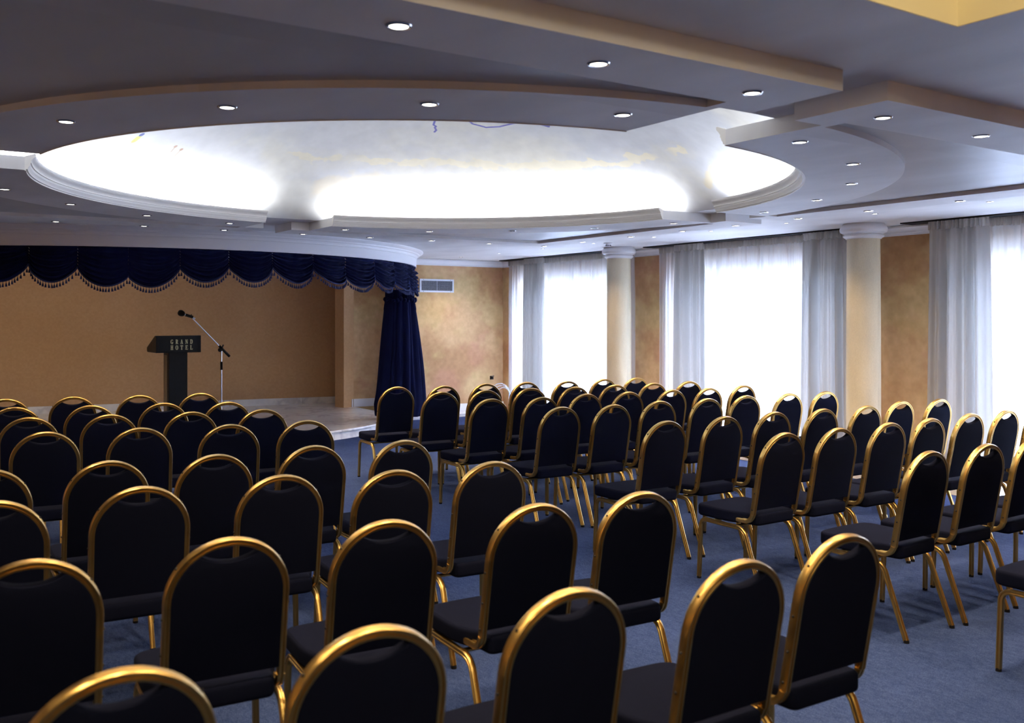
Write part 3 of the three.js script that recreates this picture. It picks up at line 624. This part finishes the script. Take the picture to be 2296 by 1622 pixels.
// ---------------------------------------------------------------- banquet chairs
// local axes: +x right, -z forward, origin on the floor below the top of the back
const chairParts = (() => {
  const half = .19, tr = .0115, TOPY = .928, topZ = 0, kneeY = .455, kneeZ = -.088;     // back leans: z from 0 at the top to -.088 at seat height
  const along = V3(0, TOPY - kneeY, topZ - kneeZ).normalize(), nrm = V3(0, along.z, -along.y);   // up the back; forward normal
  const planeN = V3(0, -along.z, along.y);                                              // points backwards
  const pt = (x, s) => V3(x, kneeY, kneeZ).addScaledVector(along, s).add(V3(x - x, 0, 0)).setX(x);
  const Lb = Math.hypot(TOPY - kneeY, topZ - kneeZ), r = half - tr, sC = Lb - tr - r;   // arch centre
  // grooved tube: wide ridge, groove, ridge
  const prof = (w, h, g) => [[w, -h * .62], [w, -h * .3], [w - g, -h * .16], [w - g, h * .16], [w, h * .3], [w, h * .62], [w * .8, h], [w * .36, h], [w * .2, h - g], [-w * .2, h - g], [-w * .36, h], [-w * .8, h], [-w, h * .62], [-w, -h * .62], [-w * .8, -h], [-w * .36, -h], [-w * .2, -h + g], [w * .2, -h + g], [w * .36, -h], [w * .8, -h]];
  const tube = prof(tr, .0145, .0048);
  const path = [];
  for (let k = 0; k <= 4; k++) path.push(pt(-r, sC * (k / 4)));
  for (let k = 1; k < 28; k++) { const a = Math.PI - Math.PI * k / 28; path.push(pt(Math.cos(a) * r, sC + Math.sin(a) * r)); }
  for (let k = 4; k >= 0; k--) path.push(pt(r, sC * (k / 4)));
  const arch = sweep(path, tube, planeN, false, .75);
  // lower bends running forward under the seat
  const bend = (x) => {
    const p = [pt(x, .0)], R = .055, c = V3(x, kneeY, kneeZ).addScaledVector(nrm, R);      // centre in front of the knee
    const a0 = Math.atan2(kneeY - c.y, kneeZ - c.z);
    for (let k = 1; k <= 8; k++) { const a = a0 + (-Math.PI / 2 - a0) * k / 8; p.push(V3(x, c.y + Math.sin(a) * R, c.z + Math.cos(a) * R)); }
    const e = p[p.length - 1]; p.push(V3(x, e.y, e.z - .12)); return sweep(p, prof(tr, .0145, .0048).map(([a, b]) => [b * .8, a * 1.2]), V3(1, 0, 0), false, .75);
  };
  const back = flat([arch, bend(-r), bend(r)]);
  // backrest: arch with a hand hold
  const ri = r - .008, sB = .028, sh = new THREE.Shape(), hold = 31 * Math.PI / 180;
  sh.moveTo(-ri, sB); sh.lineTo(-ri, sC);
  for (let k = 1; k <= 16; k++) { const a = Math.PI - (Math.PI / 2 - hold) * k / 16; sh.lineTo(Math.cos(a) * ri, sC + Math.sin(a) * ri); }
  const hx = Math.sin(hold) * ri, hy = sC + Math.cos(hold) * ri;
  sh.bezierCurveTo(-hx * .55, hy - .036, hx * .55, hy - .036, hx, hy);
  for (let k = 16; k >= 0; k--) { const a = (Math.PI / 2 - hold) * k / 16; sh.lineTo(Math.cos(a) * ri, sC + Math.sin(a) * ri); }
  sh.lineTo(ri, sB); sh.closePath();
  let panel = new THREE.ExtrudeGeometry(sh, { depth: .016, bevelEnabled: true, bevelSize: .007, bevelThickness: .008, bevelOffset: -.007, bevelSegments: 3, curveSegments: 10 }).translate(0, 0, -.008);
  const basis = new THREE.Matrix4().makeBasis(V3(1, 0, 0), along, planeN).setPosition(0, kneeY, kneeZ);
  panel = toCreasedNormals(panel.applyMatrix4(basis), .5);
  // seat
  const so = new THREE.Shape(), fw = .212, bw = .157, zf = .535, zb = .065;               // measured forward from the back's top
  so.moveTo(-bw + .03, zb); so.lineTo(bw - .03, zb); so.quadraticCurveTo(bw, zb, bw + .004, zb + .03); so.lineTo(bw + .008, zb + .09); so.quadraticCurveTo(fw, zb + .16, fw, zb + .25); so.lineTo(fw, zf - .07); so.quadraticCurveTo(fw, zf - .008, fw - .07, zf - .004);
  so.quadraticCurveTo(0, zf + .012, -fw + .07, zf - .004); so.quadraticCurveTo(-fw, zf - .008, -fw, zf - .07); so.lineTo(-fw, zb + .25); so.quadraticCurveTo(-fw, zb + .16, -bw - .008, zb + .09); so.lineTo(-bw - .004, zb + .03); so.quadraticCurveTo(-bw, zb, -bw + .03, zb);
  const seat = toCreasedNormals(new THREE.ExtrudeGeometry(so, { depth: .036, bevelEnabled: true, bevelSize: .014, bevelThickness: .016, bevelOffset: -.014, bevelSegments: 4, curveSegments: 6 }).rotateX(-Math.PI / 2).translate(0, .388 + .016, 0), .6);
  // side frames
  const lp = prof(.0125, .0105, .004), railY = .368;
  const side = (x, fx, rx) => {
    const front = [V3(fx, .012, -.495)];
    const R = .045, top = V3(x, railY, 0);
    for (let k = 0; k <= 8; k++) { const a = Math.PI / 2 * k / 8; front.push(V3(x + (fx - x) * Math.max(0, 1 - k / 3) * .3, railY - R + Math.sin(a) * R, -.487 + R - Math.cos(a) * R)); }
    const rail = [V3(x, railY, -.445), V3(x, railY - .002, -.19)];
    const rear = []; const R2 = .07, end = 1.2;
    for (let k = 0; k <= 9; k++) { const a = end * k / 9; rear.push(V3(x + (rx - x) * .15 * k / 9, railY - .002 - R2 + Math.cos(a) * R2, -.19 + Math.sin(a) * R2)); }
    rear.push(V3(rx, .012, -.008));
    const n = V3(1, 0, 0), swap = lp.map(([a, b]) => [a, b]);
    return { front: sweep(front, swap, n, false, .75), rail: sweep(rail, swap, n, false, .75), rear: sweep(rear, swap, n, false, .75), ff: V3(fx, 0, -.495), rf: V3(rx, 0, -.006) };
  };
  const L = side(-.196, -.205, -.2), Rr = side(.196, .205, .2);
  const cross = flat([bar(V3(-.196, railY, -.40), V3(.196, railY, -.40), .009, 8), bar(V3(-.196, railY, -.22), V3(.196, railY, -.22), .009, 8)]);
  const cap = new THREE.CylinderGeometry(.0125, .0135, .014, 10).translate(0, .007, 0);
  const screwAt = [[.245], [.13], [.03]].map(([s]) => s);
  const screw = new THREE.SphereGeometry(.0045, 8, 6);
  const screws = []; for (const sx of [-1, 1]) { for (const s of screwAt) screws.push(pt(sx * (half + .0005), s)); const a = .62; screws.push(pt(sx * Math.cos(a) * (half), sC + Math.sin(a) * half)); }
  return { back, panel, seat, L, Rr, cross, cap, screw, screws };
})();
function makeChair(label) {
  const t = thing('banquet_chair', label, 'chair', null, 0, 'banquet chairs in rows'), c = chairParts;
  const b = mesh('back_frame', c.back, mats.gold, t);
  for (const p of c.screws) mesh('screw', c.screw, mats.dark, b).position.copy(p);
  mesh('backrest', c.panel, mats.fabric, t);
  mesh('seat', c.seat, mats.fabric, t);
  mesh('crossbars', c.cross, mats.gold, t);
  for (const s of [c.L, c.Rr]) {
    for (const [k, f] of [['front', 'ff'], ['rear', 'rf']]) { const l = mesh('leg', s[k], mats.gold, t); mesh('foot_cap', c.cap, mats.blackMatt, l).position.copy(s[f]); }
    mesh('seat_rail', s.rail, mats.gold, t);
  }
  return t;
}
{
  const ord = ['first', 'second', 'third', 'fourth', 'fifth', 'sixth', 'seventh', 'eighth'];
  // rows from the stage: seats as [u, v], counted from the aisle, and how far the row is turned
  const left = [
    [9, [8.50, 2.31], [8.56, 1.81], [8.72, 1.31], [8.78, .81]],
    [9, [7.50, 2.25], [7.68, 1.81], [7.77, 1.29], [7.93, .79]],
    [7, [6.76, 2.29], [6.85, 1.80], [6.97, 1.28], [7.07, .79]],
    [8, [5.87, 2.28], [5.91, 1.79], [6.03, 1.28], [6.12, .77]],
    [2, [4.62, 2.35], [4.69, 1.86], [4.65, 1.34], [4.72, .86], [4.76, .36]],
    [5, [3.71, 2.35], [3.74, 1.86], [3.89, 1.40], [3.93, .84], [3.92, .32]],
    [4, [2.75, 2.42], [2.78, 1.95], [2.83, 1.38], [2.87, .87], [2.91, .33]],
    [1, [1.86, 2.47], [1.82, 1.97], [1.86, 1.41], [1.87, .88], [1.91, .37]]];
  const right = [
    [3, [8.23, 4.15], [8.10, 4.53], [8.13, 5.07], [8.09, 5.54], [7.98, 5.99], [8.03, 6.53], [8.01, 6.97]],
    [4, [7.44, 4.17], [7.40, 4.61], [7.38, 5.11], [7.27, 5.54], [7.27, 6.05], [7.26, 6.55], [7.26, 7.05]],
    [1, [6.59, 4.17], [6.49, 4.59], [6.56, 5.13], [6.52, 5.58], [6.49, 6.09], [6.46, 6.53], [6.53, 7.08]],
    [1, [5.70, 4.24], [5.63, 4.65], [5.67, 5.18], [5.62, 5.67], [5.65, 6.16], [5.61, 6.68], [5.57, 7.10]],
    [0, [4.55, 4.22], [4.54, 4.74], [4.56, 5.26], [4.52, 5.74], [4.49, 6.22], [4.59, 6.83], [4.54, 7.21]],
    [0, [3.70, 4.36], [3.68, 4.82], [3.69, 5.34], [3.70, 5.80], [3.73, 6.34], [3.72, 6.76], [3.72, 7.24]],
    [0, [2.79, 4.37], [2.78, 4.87], [2.79, 5.37], [2.79, 5.87]],
    [0, [1.85, 4.40]]];
  const R = rng(77);
  for (const rows of [left, right]) for (const [, ...q] of rows) for (let it = 0; it < 30; it++) for (let k = 1; k < q.length; k++) {
    const d = .448 - Math.abs(q[k][1] - q[k - 1][1]), s = Math.sign(q[k][1] - q[k - 1][1]);
    if (d > 0) { q[k][1] += s * d / 2; q[k - 1][1] -= s * d / 2; }
  }
  let first = null;
  for (const [block, rows] of [['left', left], ['right', right]]) rows.forEach(([deg, ...seats], r) => seats.forEach(([u, v], k) => {
    const label = `navy banquet chair in ${block} block, ${ord[r]} row from the stage, ${ord[k]} from the aisle`;
    let t;
    if (!first) t = first = makeChair(label);
    else { t = first.clone(); t.name = numbered('banquet_chair'); t.userData = { label, category: 'chair', group: 'banquet chairs in rows' }; scene.add(t); }
    t.position.copy(W(u, v, 0)); t.rotation.y = -(deg + (R() - .5) * 2.4) * Math.PI / 180;
  }));
}

renderer.render(scene, camera);
